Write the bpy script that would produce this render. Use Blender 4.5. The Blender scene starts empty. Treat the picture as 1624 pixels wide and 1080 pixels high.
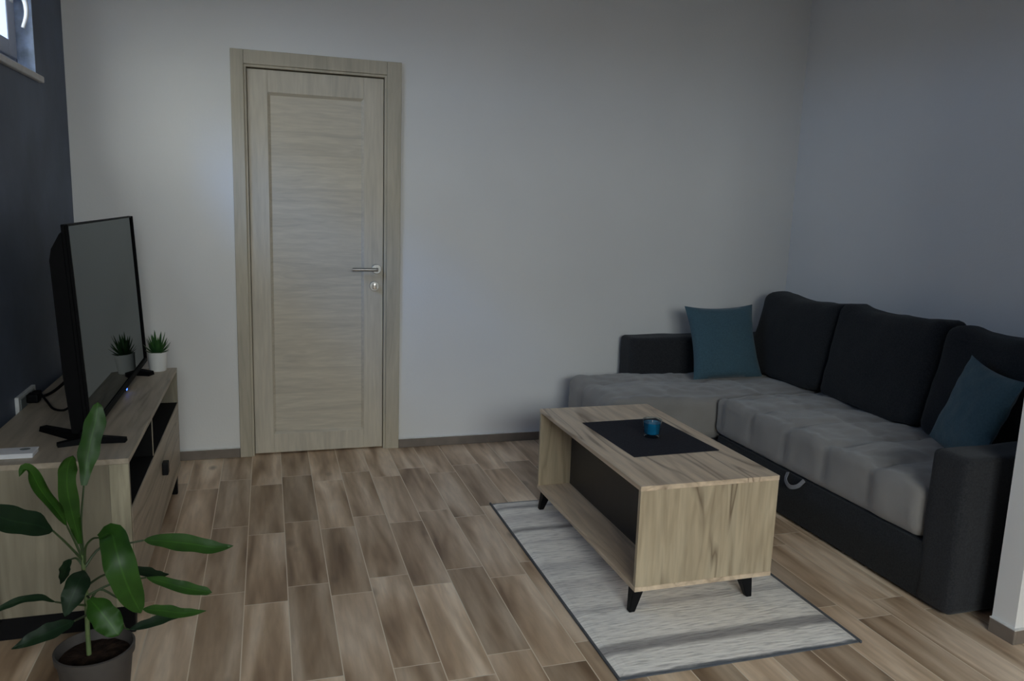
import bpy, bmesh, math, random
from mathutils import Vector, Matrix, noise
random.seed(7)
C = bpy.context.scene.collection
PI = math.pi
SCN = bpy.context.scene

# ------------------------------------------------------------------ materials
def new_mat(name):
    m = bpy.data.materials.new(name); m.use_nodes = True
    nt = m.node_tree; b = nt.nodes['Principled BSDF']
    return m, nt, b

def N(nt, t, **kw):
    n = nt.nodes.new(t)
    for k, v in kw.items():
        if k.startswith('i_'):
            key = k[2:]
            n.inputs[int(key) if key.isdigit() else key.replace('_', ' ')].default_value = v
        else: setattr(n, k, v)
    return n

def math_n(nt, op, a, b=None):
    n = nt.nodes.new('ShaderNodeMath'); n.operation = op
    for i, v in enumerate((a, b)):
        if v is None: continue
        if isinstance(v, (int, float)): n.inputs[i].default_value = v
        else: nt.links.new(v, n.inputs[i])
    return n.outputs[0]

def ramp(nt, fac, stops):
    r = nt.nodes.new('ShaderNodeValToRGB')
    el = r.color_ramp.elements
    while len(el) < len(stops): el.new(0.5)
    for e, (p, c) in zip(el, stops):
        e.position = p; e.color = (c[0], c[1], c[2], 1)
    nt.links.new(fac, r.inputs[0]); return r.outputs[0]

def plain(name, col, rough=0.6, metal=0.0, nscale=30, namt=0.12, bump=0.0, bscale=200, spec=0.5, sheen=0.0):
    m, nt, b = new_mat(name)
    tc = N(nt, 'ShaderNodeTexCoord')
    n = N(nt, 'ShaderNodeTexNoise', i_Scale=nscale, i_Detail=4.0)
    nt.links.new(tc.outputs['Object'], n.inputs['Vector'])
    lo = [c * (1 - namt) for c in col]; hi = [min(1, c * (1 + namt)) for c in col]
    nt.links.new(ramp(nt, n.outputs['Fac'], [(0.3, lo), (0.7, hi)]), b.inputs['Base Color'])
    b.inputs['Roughness'].default_value = rough; b.inputs['Metallic'].default_value = metal
    b.inputs['Specular IOR Level'].default_value = spec
    if sheen: b.inputs['Sheen Weight'].default_value = sheen; b.inputs['Sheen Roughness'].default_value = 0.5
    if bump:
        n2 = N(nt, 'ShaderNodeTexNoise', i_Scale=bscale, i_Detail=3.0)
        nt.links.new(tc.outputs['Object'], n2.inputs['Vector'])
        bp = N(nt, 'ShaderNodeBump', i_Strength=bump, i_Distance=0.004)
        nt.links.new(n2.outputs['Fac'], bp.inputs['Height']); nt.links.new(bp.outputs[0], b.inputs['Normal'])
    return m

def wood(name, axis, c1, c2, c3, scale=1.0, rough=0.45, crack=0.6, seed=0.0, bump=0.15, fine_lo=0.8):
    """board grain that runs along local axis 0/1/2"""
    m, nt, b = new_mat(name)
    tc = N(nt, 'ShaderNodeTexCoord')
    mp = N(nt, 'ShaderNodeMapping')
    s = [9 * scale] * 3; s[axis] = 0.9 * scale
    mp.inputs['Scale'].default_value = s
    mp.inputs['Location'].default_value = (seed, seed * 1.7, seed * 0.6)
    nt.links.new(tc.outputs['Object'], mp.inputs['Vector'])
    n1 = N(nt, 'ShaderNodeTexNoise', i_Scale=1.3, i_Detail=3.0, i_Roughness=0.5, i_Distortion=1.1)
    nt.links.new(mp.outputs[0], n1.inputs['Vector'])
    n2 = N(nt, 'ShaderNodeTexNoise', i_Scale=9.0, i_Detail=3.0, i_Distortion=0.3)
    nt.links.new(mp.outputs[0], n2.inputs['Vector'])
    base = ramp(nt, n1.outputs['Fac'], [(0.28, c2), (0.38, [x * 0.88 for x in c1]), (0.46, c1), (0.53, [(x + y) / 2 for x, y in zip(c1, c2)]), (0.60, [x * 1.05 for x in c1]), (0.70, [x * 0.8 + y * 0.2 for x, y in zip(c1, c2)])])
    fine = ramp(nt, n2.outputs['Fac'], [(0.35, (fine_lo,) * 3), (0.65, (1.04, 1.04, 1.04))])
    mx = N(nt, 'ShaderNodeMix', data_type='RGBA', blend_type='MULTIPLY'); mx.inputs[0].default_value = 1.0
    nt.links.new(base, mx.inputs[6]); nt.links.new(fine, mx.inputs[7])
    # thin dark contour cracks of the grain
    n3 = N(nt, 'ShaderNodeTexNoise', i_Scale=0.75, i_Detail=2.5, i_Distortion=0.9)
    nt.links.new(mp.outputs[0], n3.inputs['Vector'])
    w = math_n(nt, 'MULTIPLY', n3.outputs['Fac'], 9.0)
    w = math_n(nt, 'FRACT', w)
    w = math_n(nt, 'ABSOLUTE', math_n(nt, 'SUBTRACT', w, 0.5))
    k = ramp(nt, w, [(0.0, (crack, crack, crack)), (0.05, (crack * .6,) * 3), (0.16, (0, 0, 0))])
    mask = ramp(nt, n1.outputs['Fac'], [(0.42, (1, 1, 1)), (0.56, (0.15, 0.15, 0.15))])
    kk = N(nt, 'ShaderNodeMix', data_type='RGBA', blend_type='MULTIPLY'); kk.inputs[0].default_value = 1.0
    nt.links.new(k, kk.inputs[6]); nt.links.new(mask, kk.inputs[7])
    mx2 = N(nt, 'ShaderNodeMix', data_type='RGBA')
    nt.links.new(kk.outputs[2], mx2.inputs[0]); nt.links.new(mx.outputs[2], mx2.inputs[6]); mx2.inputs[7].default_value = (*c3, 1)
    nt.links.new(mx2.outputs[2], b.inputs['Base Color'])
    b.inputs['Roughness'].default_value = rough
    bp = N(nt, 'ShaderNodeBump', i_Strength=bump, i_Distance=0.002)
    nt.links.new(n2.outputs['Fac'], bp.inputs['Height']); nt.links.new(bp.outputs[0], b.inputs['Normal'])
    return m

def floor_mat():
    m, nt, b = new_mat('wood look floor tile')
    W, L = 0.1437, 0.585
    tc = N(nt, 'ShaderNodeTexCoord'); sp = N(nt, 'ShaderNodeSeparateXYZ')
    nt.links.new(tc.outputs['Object'], sp.inputs[0])
    u = math_n(nt, 'DIVIDE', math_n(nt, 'ADD', sp.outputs[0], 0.100 + W * 40), W)
    ci = math_n(nt, 'FLOOR', u)
    fu = math_n(nt, 'FRACT', u)
    par = math_n(nt, 'MODULO', ci, 2.0)                      # column parity
    off = math_n(nt, 'MULTIPLY', par, -0.10)
    v = math_n(nt, 'DIVIDE', math_n(nt, 'ADD', math_n(nt, 'ADD', sp.outputs[1], off), -3.185 + L * 40), L)
    ri = math_n(nt, 'FLOOR', v); fv = math_n(nt, 'FRACT', v)
    # per tile random
    cv = N(nt, 'ShaderNodeCombineXYZ'); nt.links.new(ci, cv.inputs[0]); nt.links.new(ri, cv.inputs[1])
    wn = N(nt, 'ShaderNodeTexWhiteNoise', noise_dimensions='2D'); nt.links.new(cv.outputs[0], wn.inputs[0])
    rs = N(nt, 'ShaderNodeSeparateColor'); nt.links.new(wn.outputs['Color'], rs.inputs[0])
    # grain coordinates, shifted per tile
    gx = math_n(nt, 'ADD', math_n(nt, 'MULTIPLY', sp.outputs[0], 12.0), math_n(nt, 'MULTIPLY', rs.outputs[0], 60.0))
    gy = math_n(nt, 'ADD', math_n(nt, 'MULTIPLY', sp.outputs[1], 1.5), math_n(nt, 'MULTIPLY', rs.outputs[1], 60.0))
    gv = N(nt, 'ShaderNodeCombineXYZ'); nt.links.new(gx, gv.inputs[0]); nt.links.new(gy, gv.inputs[1])
    n1 = N(nt, 'ShaderNodeTexNoise', i_Scale=1.0, i_Detail=2.0, i_Roughness=0.45, i_Distortion=0.4); nt.links.new(gv.outputs[0], n1.inputs['Vector'])
    n2 = N(nt, 'ShaderNodeTexNoise', i_Scale=5.5, i_Detail=4.0, i_Distortion=0.3); nt.links.new(gv.outputs[0], n2.inputs['Vector'])
    c = ramp(nt, n1.outputs['Fac'], FLOOR_RAMP)
    tone = ramp(nt, rs.outputs[2], [(0.0, (0.62, 0.60, 0.58)), (0.45, (0.93, 0.92, 0.92)), (1.0, (1.22, 1.24, 1.26))])
    fine = ramp(nt, n2.outputs['Fac'], [(0.3, (0.88, 0.88, 0.88)), (0.7, (1.06, 1.06, 1.06))])
    a = N(nt, 'ShaderNodeMix', data_type='RGBA', blend_type='MULTIPLY'); a.inputs[0].default_value = 1
    nt.links.new(c, a.inputs[6]); nt.links.new(tone, a.inputs[7])
    a2 = N(nt, 'ShaderNodeMix', data_type='RGBA', blend_type='MULTIPLY'); a2.inputs[0].default_value = 1
    nt.links.new(a.outputs[2], a2.inputs[6]); nt.links.new(fine, a2.inputs[7])
    # knots
    kx = math_n(nt, 'ADD', math_n(nt, 'MULTIPLY', sp.outputs[0], 9.0), math_n(nt, 'MULTIPLY', rs.outputs[1], 30.0))
    ky = math_n(nt, 'ADD', math_n(nt, 'MULTIPLY', sp.outputs[1], 4.5), math_n(nt, 'MULTIPLY', rs.outputs[0], 30.0))
    kv = N(nt, 'ShaderNodeCombineXYZ'); nt.links.new(kx, kv.inputs[0]); nt.links.new(ky, kv.inputs[1])
    vo = N(nt, 'ShaderNodeTexVoronoi', i_Scale=0.62); nt.links.new(kv.outputs[0], vo.inputs['Vector'])
    kf = ramp(nt, vo.outputs['Distance'], [(0.0, (0.6, 0.6, 0.6)), (0.06, (0.35,) * 3), (0.13, (0, 0, 0))])
    a3 = N(nt, 'ShaderNodeMix', data_type='RGBA'); nt.links.new(kf, a3.inputs[0]); nt.links.new(a2.outputs[2], a3.inputs[6]); a3.inputs[7].default_value = (0.10, 0.07, 0.05, 1)
    # grout
    du = math_n(nt, 'MULTIPLY', math_n(nt, 'MINIMUM', fu, math_n(nt, 'SUBTRACT', 1.0, fu)), W)
    dv = math_n(nt, 'MULTIPLY', math_n(nt, 'MINIMUM', fv, math_n(nt, 'SUBTRACT', 1.0, fv)), L)
    d = math_n(nt, 'MINIMUM', du, dv)
    g = math_n(nt, 'LESS_THAN', d, 0.0017)
    a4 = N(nt, 'ShaderNodeMix', data_type='RGBA'); nt.links.new(g, a4.inputs[0]); nt.links.new(a3.outputs[2], a4.inputs[6]); a4.inputs[7].default_value = (*GROUT, 1)
    nt.links.new(a4.outputs[2], b.inputs['Base Color'])
    b.inputs['Roughness'].default_value = 0.42
    b.inputs['Specular IOR Level'].default_value = 0.4
    bp = N(nt, 'ShaderNodeBump', i_Strength=0.35, i_Distance=0.0015)
    h = math_n(nt, 'SUBTRACT', n2.outputs['Fac'], math_n(nt, 'MULTIPLY', g, 1.0))
    nt.links.new(h, bp.inputs['Height']); nt.links.new(bp.outputs[0], b.inputs['Normal'])
    return m

def rug_mat():
    """stripes across the rug, woven with short dashes"""
    m, nt, b = new_mat('striped rug weave')
    tc = N(nt, 'ShaderNodeTexCoord'); sp = N(nt, 'ShaderNodeSeparateXYZ'); nt.links.new(tc.outputs['Object'], sp.inputs[0])
    jx = N(nt, 'ShaderNodeCombineXYZ'); nt.links.new(math_n(nt, 'MULTIPLY', sp.outputs[0], 7.0), jx.inputs[0]); nt.links.new(math_n(nt, 'MULTIPLY', sp.outputs[1], 55.0), jx.inputs[1])
    n1 = N(nt, 'ShaderNodeTexNoise', i_Scale=1.0, i_Detail=4.0, i_Roughness=0.6); nt.links.new(jx.outputs[0], n1.inputs['Vector'])
    yy = math_n(nt, 'ADD', sp.outputs[1], math_n(nt, 'MULTIPLY', math_n(nt, 'SUBTRACT', n1.outputs['Fac'], 0.5), 0.035))
    t = math_n(nt, 'DIVIDE', yy, 1.405)
    lt, md, dk, bl = (0.90, 0.86, 0.80), (0.72, 0.68, 0.64), (0.34, 0.32, 0.31), (0.10, 0.11, 0.13)
    st = [(0.0, bl), (0.006, (0.13, 0.135, 0.14)), (0.012, md), (0.022, lt), (0.075, lt), (0.092, dk), (0.118, (0.40, 0.385, 0.37)), (0.130, lt), (0.25, lt),
          (0.27, (0.62, 0.59, 0.56)), (0.30, lt), (0.42, md), (0.44, lt), (0.52, (0.66, 0.63, 0.6)), (0.55, lt), (0.66, lt), (0.675, md), (0.69, lt),
          (0.745, lt), (0.765, dk), (0.79, lt), (0.87, md), (0.885, lt), (0.925, lt), (0.94, dk), (0.955, md), (0.98, lt), (1.0, bl)]
    r = ramp(nt, t, st)
    n2 = N(nt, 'ShaderNodeTexNoise', i_Scale=2.2, i_Detail=3.0); nt.links.new(jx.outputs[0], n2.inputs['Vector'])
    f = ramp(nt, n2.outputs['Fac'], [(0.32, (0.74, 0.74, 0.75)), (0.46, (1.0,) * 3), (0.62, (1.10,) * 3)])
    a = N(nt, 'ShaderNodeMix', data_type='RGBA', blend_type='MULTIPLY'); a.inputs[0].default_value = 1
    nt.links.new(r, a.inputs[6]); nt.links.new(f, a.inputs[7]); nt.links.new(a.outputs[2], b.inputs['Base Color'])
    b.inputs['Roughness'].default_value = 0.95; b.inputs['Specular IOR Level'].default_value = 0.1
    bp = N(nt, 'ShaderNodeBump', i_Strength=0.6, i_Distance=0.004); nt.links.new(n2.outputs['Fac'], bp.inputs['Height']); nt.links.new(bp.outputs[0], b.inputs['Normal'])
    return m

def glass_mat(name, tint=(1, 1, 1), refl=0.08):
    m, nt, b = new_mat(name)
    nt.nodes.remove(b)
    out = nt.nodes['Material Output']
    tr = N(nt, 'ShaderNodeBsdfTransparent'); tr.inputs[0].default_value = (*tint, 1)
    gl = N(nt, 'ShaderNodeBsdfGlossy'); gl.inputs['Roughness'].default_value = 0.02
    fr = N(nt, 'ShaderNodeFresnel', i_IOR=1.5)
    mx = N(nt, 'ShaderNodeMixShader')
    nt.links.new(math_n(nt, 'MULTIPLY', fr.outputs[0], 0.45), mx.inputs[0]); nt.links.new(tr.outputs[0], mx.inputs[1]); nt.links.new(gl.outputs[0], mx.inputs[2])
    nt.links.new(mx.outputs[0], out.inputs[0])
    return m

def emis(name, col, s):
    m, nt, b = new_mat(name)
    b.inputs['Base Color'].default_value = (*col, 1); b.inputs['Emission Color'].default_value = (*col, 1); b.inputs['Emission Strength'].default_value = s
    return m

# ------------------------------------------------------------------ mesh helpers
def obj(name, bm, mat, parent=None, smooth=False, kind=None):
    me = bpy.data.meshes.new(name)
    bmesh.ops.recalc_face_normals(bm, faces=bm.faces)
    bm.to_mesh(me); bm.free()
    if mat: me.materials.append(mat)
    if smooth:
        for p in me.polygons: p.use_smooth = True
        try: me.set_sharp_from_angle(angle=math.radians(38 if smooth is True else smooth))
        except Exception: pass
    o = bpy.data.objects.new(name, me); C.objects.link(o)
    if parent:
        o.parent = parent; o.location = (0, 0, 0)
        mm = Matrix(); q = parent
        while q: mm = q.matrix_basis @ mm; q = q.parent
        me.transform(mm.inverted())
    if kind: o['kind'] = kind
    return o

def thing(name, label, cat, loc=(0, 0, 0), group=None, kind=None):
    o = bpy.data.objects.new(name, None); C.objects.link(o); o.empty_display_size = 0.1
    o.location = loc
    if label: o['label'] = label
    if cat: o['category'] = cat
    if group: o['group'] = group
    if kind: o['kind'] = kind
    return o

def tag(o, label, cat, group=None):
    o['label'] = label; o['category'] = cat
    if group: o['group'] = group
    return o

def B(): return bmesh.new()

def add_box(bm, x0, x1, y0, y1, z0, z1, bev=0.0, seg=2):
    t = bmesh.new()
    r = bmesh.ops.create_cube(t, size=1)
    bmesh.ops.scale(t, verts=t.verts, vec=(abs(x1 - x0), abs(y1 - y0), abs(z1 - z0)))
    bmesh.ops.translate(t, verts=t.verts, vec=((x0 + x1) / 2, (y0 + y1) / 2, (z0 + z1) / 2))
    if bev > 0:
        bmesh.ops.bevel(t, geom=list(t.edges), offset=bev, segments=seg, profile=0.6, affect='EDGES')
    merge(bm, t)
    return bm

def merge(bm, t):
    me = bpy.data.meshes.new('tmp'); t.to_mesh(me); t.free(); bm.from_mesh(me); bpy.data.meshes.remove(me)

def box(x0, x1, y0, y1, z0, z1, bev=0.0, seg=2):
    return add_box(B(), x0, x1, y0, y1, z0, z1, bev, seg)

def smooth_path(pts, n):
    P = [Vector(p) for p in pts]
    if len(P) == 2: return [P[0].lerp(P[1], i / n) for i in range(n + 1)]
    out = []
    E = [P[0] * 2 - P[1]] + P + [P[-1] * 2 - P[-2]]
    segs = len(P) - 1
    for i in range(n + 1):
        u = i / n * segs; k = min(int(u), segs - 1); t = u - k
        a, b, c, d = E[k], E[k + 1], E[k + 2], E[k + 3]
        out.append(0.5 * ((2 * b) + (c - a) * t + (2 * a - 5 * b + 4 * c - d) * t * t + (3 * b - a - 3 * c + d) * t ** 3))
    return out

def add_tube(bm, path, r, seg=8, r2=None, cap=True):
    if r2 is None: r2 = r
    n = len(path); rings = []
    up = None
    for i, p in enumerate(path):
        t = (path[min(i + 1, n - 1)] - path[max(i - 1, 0)]).normalized()
        if up is None:
            up = Vector((0, 0, 1)) if abs(t.z) < 0.9 else Vector((1, 0, 0))
        s = t.cross(up).normalized(); up = s.cross(t).normalized()
        rr = r + (r2 - r) * i / (n - 1)
        rings.append([bm.verts.new(p + s * math.cos(a) * rr + up * math.sin(a) * rr) for a in [2 * PI * k / seg for k in range(seg)]])
    for a, b in zip(rings, rings[1:]):
        for k in range(seg):
            bm.faces.new((a[k], a[(k + 1) % seg], b[(k + 1) % seg], b[k]))
    if cap:
        bm.faces.new(rings[0][::-1]); bm.faces.new(rings[-1])
    return bm

def add_lathe(bm, prof, cx, cy, seg=32, cap0=True, cap1=True):
    rings = []
    for r, z in prof:
        rings.append([bm.verts.new((cx + math.cos(2 * PI * k / seg) * r, cy + math.sin(2 * PI * k / seg) * r, z)) for k in range(seg)])
    for a, b in zip(rings, rings[1:]):
        for k in range(seg): bm.faces.new((a[k], a[(k + 1) % seg], b[(k + 1) % seg], b[k]))
    if cap0: bm.faces.new(rings[0][::-1])
    if cap1: bm.faces.new(rings[-1])
    return bm

def cyl_y(bm, cx, cz, r, y0, y1, seg=24, bev=0.0):
    """disc whose axis runs along y"""
    prof = [(r, y0 + 0.0), (r, y1)] if not bev else [(r - bev, min(y0, y1)), (r, min(y0, y1) + bev), (r, max(y0, y1))]
    rings = [[bm.verts.new((cx + math.cos(2 * PI * k / seg) * q, y, cz + math.sin(2 * PI * k / seg) * q)) for k in range(seg)] for q, y in prof]
    for a, b in zip(rings, rings[1:]):
        for k in range(seg): bm.faces.new((a[k], a[(k + 1) % seg], b[(k + 1) % seg], b[k]))
    bm.faces.new(rings[0][::-1]); bm.faces.new(rings[-1])
    return bm

def rbox(x0, x1, y0, y1, z0, z1, r, res=0.03, fn=None):
    """soft upholstered box: rounded edges plus an optional displacement fn(p, n) -> Vector"""
    bm = bmesh.new()
    size = (x1 - x0, y1 - y0, z1 - z0); c = Vector(((x0 + x1) / 2, (y0 + y1) / 2, (z0 + z1) / 2))
    n = [max(4, int(round(s / res))) for s in size]
    verts = {}
    def gv(i, j, k):
        if (i, j, k) not in verts:
            # cluster the samples near the edges so that the rounding stays smooth
            q = []
            for a, (ii, nn, s) in enumerate(zip((i, j, k), n, size)):
                q.append((ii / nn - 0.5) * s)
            q = Vector(q)
            h = Vector([s / 2 - r for s in size])
            inner = Vector([max(-h[a], min(h[a], q[a])) for a in range(3)])
            d = q - inner
            if d.length > 1e-9:
                nrm = d.normalized(); p = inner + nrm * r
            else:
                nrm = Vector((0, 0, 1)); p = q
            p = p + c
            if fn: p = p + fn(p, nrm)
            verts[(i, j, k)] = bm.verts.new(p)
        return verts[(i, j, k)]
    for a in range(3):
        b_, c_ = (a + 1) % 3, (a + 2) % 3
        for side in (0, n[a]):
            for i in range(n[b_]):
                for j in range(n[c_]):
                    idx = []
                    for di, dj in ((0, 0), (1, 0), (1, 1), (0, 1)):
                        t = [0, 0, 0]; t[a] = side; t[b_] = i + di; t[c_] = j + dj; idx.append(gv(*t))
                    bm.faces.new(idx)
    return bm

def fnoise(p, s, seed=0.0):
    return noise.noise(Vector((p[0] * s + seed, p[1] * s + seed * 2, p[2] * s - seed)))

def pillow_bm(c, u, w, n, half, thick, seed=0):
    """square scatter pillow with pointed corners, two faces sharing a seam"""
    bm = bmesh.new(); K = 22
    grid = {}
    def sh(a, b):
        # edges curve inwards between the corners
        pin = 0.10
        x = a * (1 - pin * (1 - b * b) * abs(a)) ; y = b * (1 - pin * (1 - a * a) * abs(b))
        return x, y
    for side in (1, -1):
        for i in range(K + 1):
            for j in range(K + 1):
                a = -1 + 2 * i / K; b = -1 + 2 * j / K
                edge = i in (0, K) or j in (0, K)
                if edge and side == -1: grid[(side, i, j)] = grid[(1, i, j)]; continue
                x, y = sh(a, b)
                t = ((1 - a * a) * (1 - b * b)) ** 0.42 * thick / 2
                t *= 1 + 0.10 * fnoise((a, b, side), 1.6, seed)
                t += 0.006 * fnoise((a * 1.0, b, side), 4, seed + 3) * (0 if edge else 1)
                sag = -0.02 * (1 - a * a) * max(0, -b)
                p = Vector(c) + Vector(u) * (x * half) + Vector(w) * (y * half + sag) + Vector(n) * (t * side)
                grid[(side, i, j)] = bm.verts.new(p)
    for side in (1, -1):
        for i in range(K):
            for j in range(K):
                f = [grid[(side, i, j)], grid[(side, i + 1, j)], grid[(side, i + 1, j + 1)], grid[(side, i, j + 1)]]
                bm.faces.new(f if side == 1 else f[::-1])
    return bm
FLOOR_RAMP = [(0.28, (0.25, 0.155, 0.092)), (0.42, (0.50, 0.35, 0.225)), (0.54, (0.68, 0.51, 0.355)), (0.66, (0.85, 0.68, 0.51))]
GROUT = (0.80, 0.68, 0.53)
RW = (-0.7, 1.8, 1.50, 2.60)       # wide high window in the rear wall
SUN, SUND, SUNA, SUNC = 3.0, (1.2, 1.0, -1.0), 18, (0.10, 0.36, 1.0)
WORLD = 1.0
SKY_OPEN = [(0.0, (1.9, 2.1, 2.15)), (0.49, (2.0, 2.2, 2.25)), (0.51, (8.9, 9.8, 9.9)), (0.58, (9.9, 10.8, 10.9)), (0.65, (16.5, 17.9, 18.0)), (0.76, (26, 28, 28))]
SKY_YARD = [(0.0, (1.3, 2.0, 3.4)), (0.49, (1.5, 2.2, 3.6)), (0.51, (4.6, 7.2, 12.0)), (1.0, (4.6, 7.2, 12.0))]
EXPO = 0.0
PIL1 = ((2.610, 2.282, 0.636), -0.307, 0.313, 0.09, 0.186, 0.09)
PIL2 = ((2.493, 3.872, 0.636), 1.48, 0.38, -0.03, 0.214, 0.12)
LEAVES = [
    ([(-0.453, 2.1, 0.635), (-0.448, 2.12, 0.686), (-0.44, 2.14, 0.737), (-0.429, 2.16, 0.789), (-0.424, 2.17, 0.831)], 0.032, [(-0.461, 2.09, 0.455), (-0.462, 2.09, 0.539), (-0.453, 2.1, 0.635)]),
    ([(-0.465, 2.08, 0.49), (-0.47, 2.05, 0.573), (-0.474, 2.03, 0.654), (-0.467, 2.02, 0.712), (-0.45, 2.0, 0.746)], 0.028, [(-0.461, 2.09, 0.446), (-0.465, 2.08, 0.49)]),
    ([(-0.487, 2.06, 0.547), (-0.502, 2.03, 0.603), (-0.521, 2.0, 0.661), (-0.534, 1.98, 0.715), (-0.546, 1.97, 0.728), (-0.553, 1.96, 0.714)], 0.018, [(-0.464, 2.09, 0.446), (-0.477, 2.08, 0.498), (-0.487, 2.06, 0.547)]),
    ([(-0.508, 2.02, 0.553), (-0.535, 1.98, 0.588), (-0.571, 1.95, 0.613), (-0.61, 1.92, 0.646), (-0.651, 1.9, 0.657)], 0.032, [(-0.464, 2.09, 0.441), (-0.488, 2.05, 0.506), (-0.508, 2.02, 0.553)]),
    ([(-0.41, 2.02, 0.526), (-0.375, 1.98, 0.551), (-0.359, 1.94, 0.528), (-0.345, 1.92, 0.48), (-0.331, 1.93, 0.417), (-0.314, 1.95, 0.352)], 0.048, [(-0.46, 2.09, 0.429), (-0.449, 2.06, 0.487), (-0.429, 2.04, 0.516), (-0.41, 2.02, 0.526)]),
    ([(-0.327, 2.13, 0.463), (-0.278, 2.15, 0.447), (-0.213, 2.17, 0.423), (-0.158, 2.18, 0.403), (-0.109, 2.19, 0.398)], 0.027, [(-0.461, 2.09, 0.42), (-0.425, 2.11, 0.462), (-0.368, 2.12, 0.462), (-0.327, 2.13, 0.463)]),
    ([(-0.389, 2.22, 0.341), (-0.352, 2.24, 0.326), (-0.319, 2.26, 0.303), (-0.289, 2.28, 0.29)], 0.014, [(-0.463, 2.1, 0.364), (-0.431, 2.16, 0.363), (-0.389, 2.22, 0.341)]),
    ([(-0.321, 2.1, 0.372), (-0.278, 2.12, 0.343), (-0.227, 2.13, 0.315), (-0.183, 2.14, 0.296), (-0.165, 2.14, 0.29)], 0.016, [(-0.459, 2.09, 0.343), (-0.399, 2.1, 0.365), (-0.321, 2.1, 0.372)]),
    ([(-0.337, 2.12, 0.274), (-0.295, 2.14, 0.254), (-0.243, 2.16, 0.229), (-0.185, 2.18, 0.217)], 0.016, [(-0.459, 2.09, 0.317), (-0.432, 2.1, 0.352), (-0.388, 2.11, 0.315), (-0.337, 2.12, 0.274)]),
    ([(-0.378, 2.16, 0.199), (-0.334, 2.18, 0.199), (-0.288, 2.2, 0.199), (-0.246, 2.22, 0.192)], 0.014, [(-0.46, 2.09, 0.273), (-0.417, 2.13, 0.236), (-0.378, 2.16, 0.199)]),
    ([(-0.453, 2.05, 0.43), (-0.457, 2.0, 0.422), (-0.469, 1.98, 0.392), (-0.483, 1.97, 0.354)], 0.027, [(-0.459, 2.09, 0.403), (-0.453, 2.05, 0.43)]),
    ([(-0.445, 2.05, 0.353), (-0.418, 2.02, 0.335), (-0.395, 2.01, 0.303), (-0.375, 2.0, 0.272)], 0.035, [(-0.459, 2.09, 0.343), (-0.445, 2.05, 0.353)]),
    ([(-0.508, 2.0, 0.379), (-0.534, 1.97, 0.409), (-0.568, 1.94, 0.421), (-0.601, 1.92, 0.415), (-0.627, 1.9, 0.405)], 0.009, [(-0.461, 2.09, 0.317), (-0.486, 2.04, 0.35), (-0.508, 2.0, 0.379)]),
    ([(-0.497, 2.12, 0.433), (-0.51, 2.13, 0.41), (-0.521, 2.14, 0.383), (-0.532, 2.15, 0.354)], 0.014, [(-0.462, 2.09, 0.421), (-0.479, 2.1, 0.442), (-0.497, 2.12, 0.433)]),
    ([(-0.471, 2.0, 0.324), (-0.505, 1.97, 0.324), (-0.544, 1.95, 0.318), (-0.588, 1.93, 0.307)], 0.020, [(-0.461, 2.09, 0.291), (-0.471, 2.0, 0.324)]),
    ([], 0.000, [(-0.463, 2.09, 0.165), (-0.463, 2.09, 0.247), (-0.461, 2.09, 0.334), (-0.463, 2.09, 0.412), (-0.462, 2.09, 0.463)]),
]

# ------------------------------------------------------------------ palette
M = {}
M['wall'] = plain('white wall paint', (0.80, 0.79, 0.765), 0.85, nscale=2.0, namt=0.02, bump=0.12, bscale=90, spec=0.25)
M['grey_wall'] = plain('dark grey decorative plaster', (0.100, 0.122, 0.172), 0.6, nscale=3.0, namt=0.22, bump=0.3, bscale=14, spec=0.35)
M['reveal'] = plain('mottled reveal plaster tinted by sky light', (0.42, 0.52, 0.72), 0.6, nscale=16.0, namt=0.4, bump=0.3, bscale=30, spec=0.35)  # blue of the sky light is put into the plaster colour
M['ceil'] = plain('white ceiling paint', (0.84, 0.84, 0.83), 0.9, nscale=2.0, namt=0.02)
M['floor'] = floor_mat()
M['base'] = plain('brown tile skirting', (0.20, 0.165, 0.135), 0.45, nscale=9, namt=0.2)
M['caulk'] = plain('white joint', (0.7, 0.7, 0.68), 0.7)
dc1, dc2, dc3 = (0.585, 0.525, 0.42), (0.555, 0.495, 0.392), (0.51, 0.45, 0.35)
M['door_v'] = wood('bleached oak laminate upright', 2, dc1, dc2, dc3, 0.8, 0.5, 0.15, 1.0, 0.05, 0.93)
M['door_h'] = wood('bleached oak laminate crosswise', 0, dc1, dc2, dc3, 1.1, 0.5, 0.2, 4.0, 0.05, 0.92)
M['door_frame'] = wood('bleached oak door casing', 2, (0.50, 0.445, 0.34), (0.48, 0.425, 0.325), (0.42, 0.365, 0.27), 0.8, 0.5, 0.1, 7.0, 0.05, 0.94)
M['steel'] = plain('brushed steel', (0.42, 0.41, 0.39), 0.36, 1.0, nscale=60, namt=0.05)
M['brass'] = plain('polished nickel lock', (0.68, 0.64, 0.58), 0.25, 1.0, nscale=60, namt=0.05)
OK = ((0.60, 0.485, 0.345), (0.36, 0.27, 0.175), (0.15, 0.10, 0.06))
M['oak_y'] = wood('cracked oak laminate lengthwise lit', 1, (0.74, 0.585, 0.42), (0.47, 0.34, 0.225), (0.20, 0.125, 0.075), 0.55, 0.45, 0.85, 2.0, 0.1, 0.88)  # same oak as the uprights, lighter to paint in light from above
M['oak_z'] = wood('cracked oak laminate upright shaded', 2, (0.54, 0.445, 0.305), (0.33, 0.25, 0.155), (0.14, 0.095, 0.055), 0.6, 0.45, 0.9, 3.3, 0.1, 0.88)  # same oak as the top, darker to put side shade into the colour
M['oak_edge'] = wood('oak edge banding', 1, (0.60, 0.48, 0.33), (0.52, 0.40, 0.27), (0.4, 0.3, 0.2), 0.8, 0.45, 0.1, 5.0)
SG = ((0.46, 0.39, 0.30), (0.33, 0.275, 0.20), (0.17, 0.135, 0.09))
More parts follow.
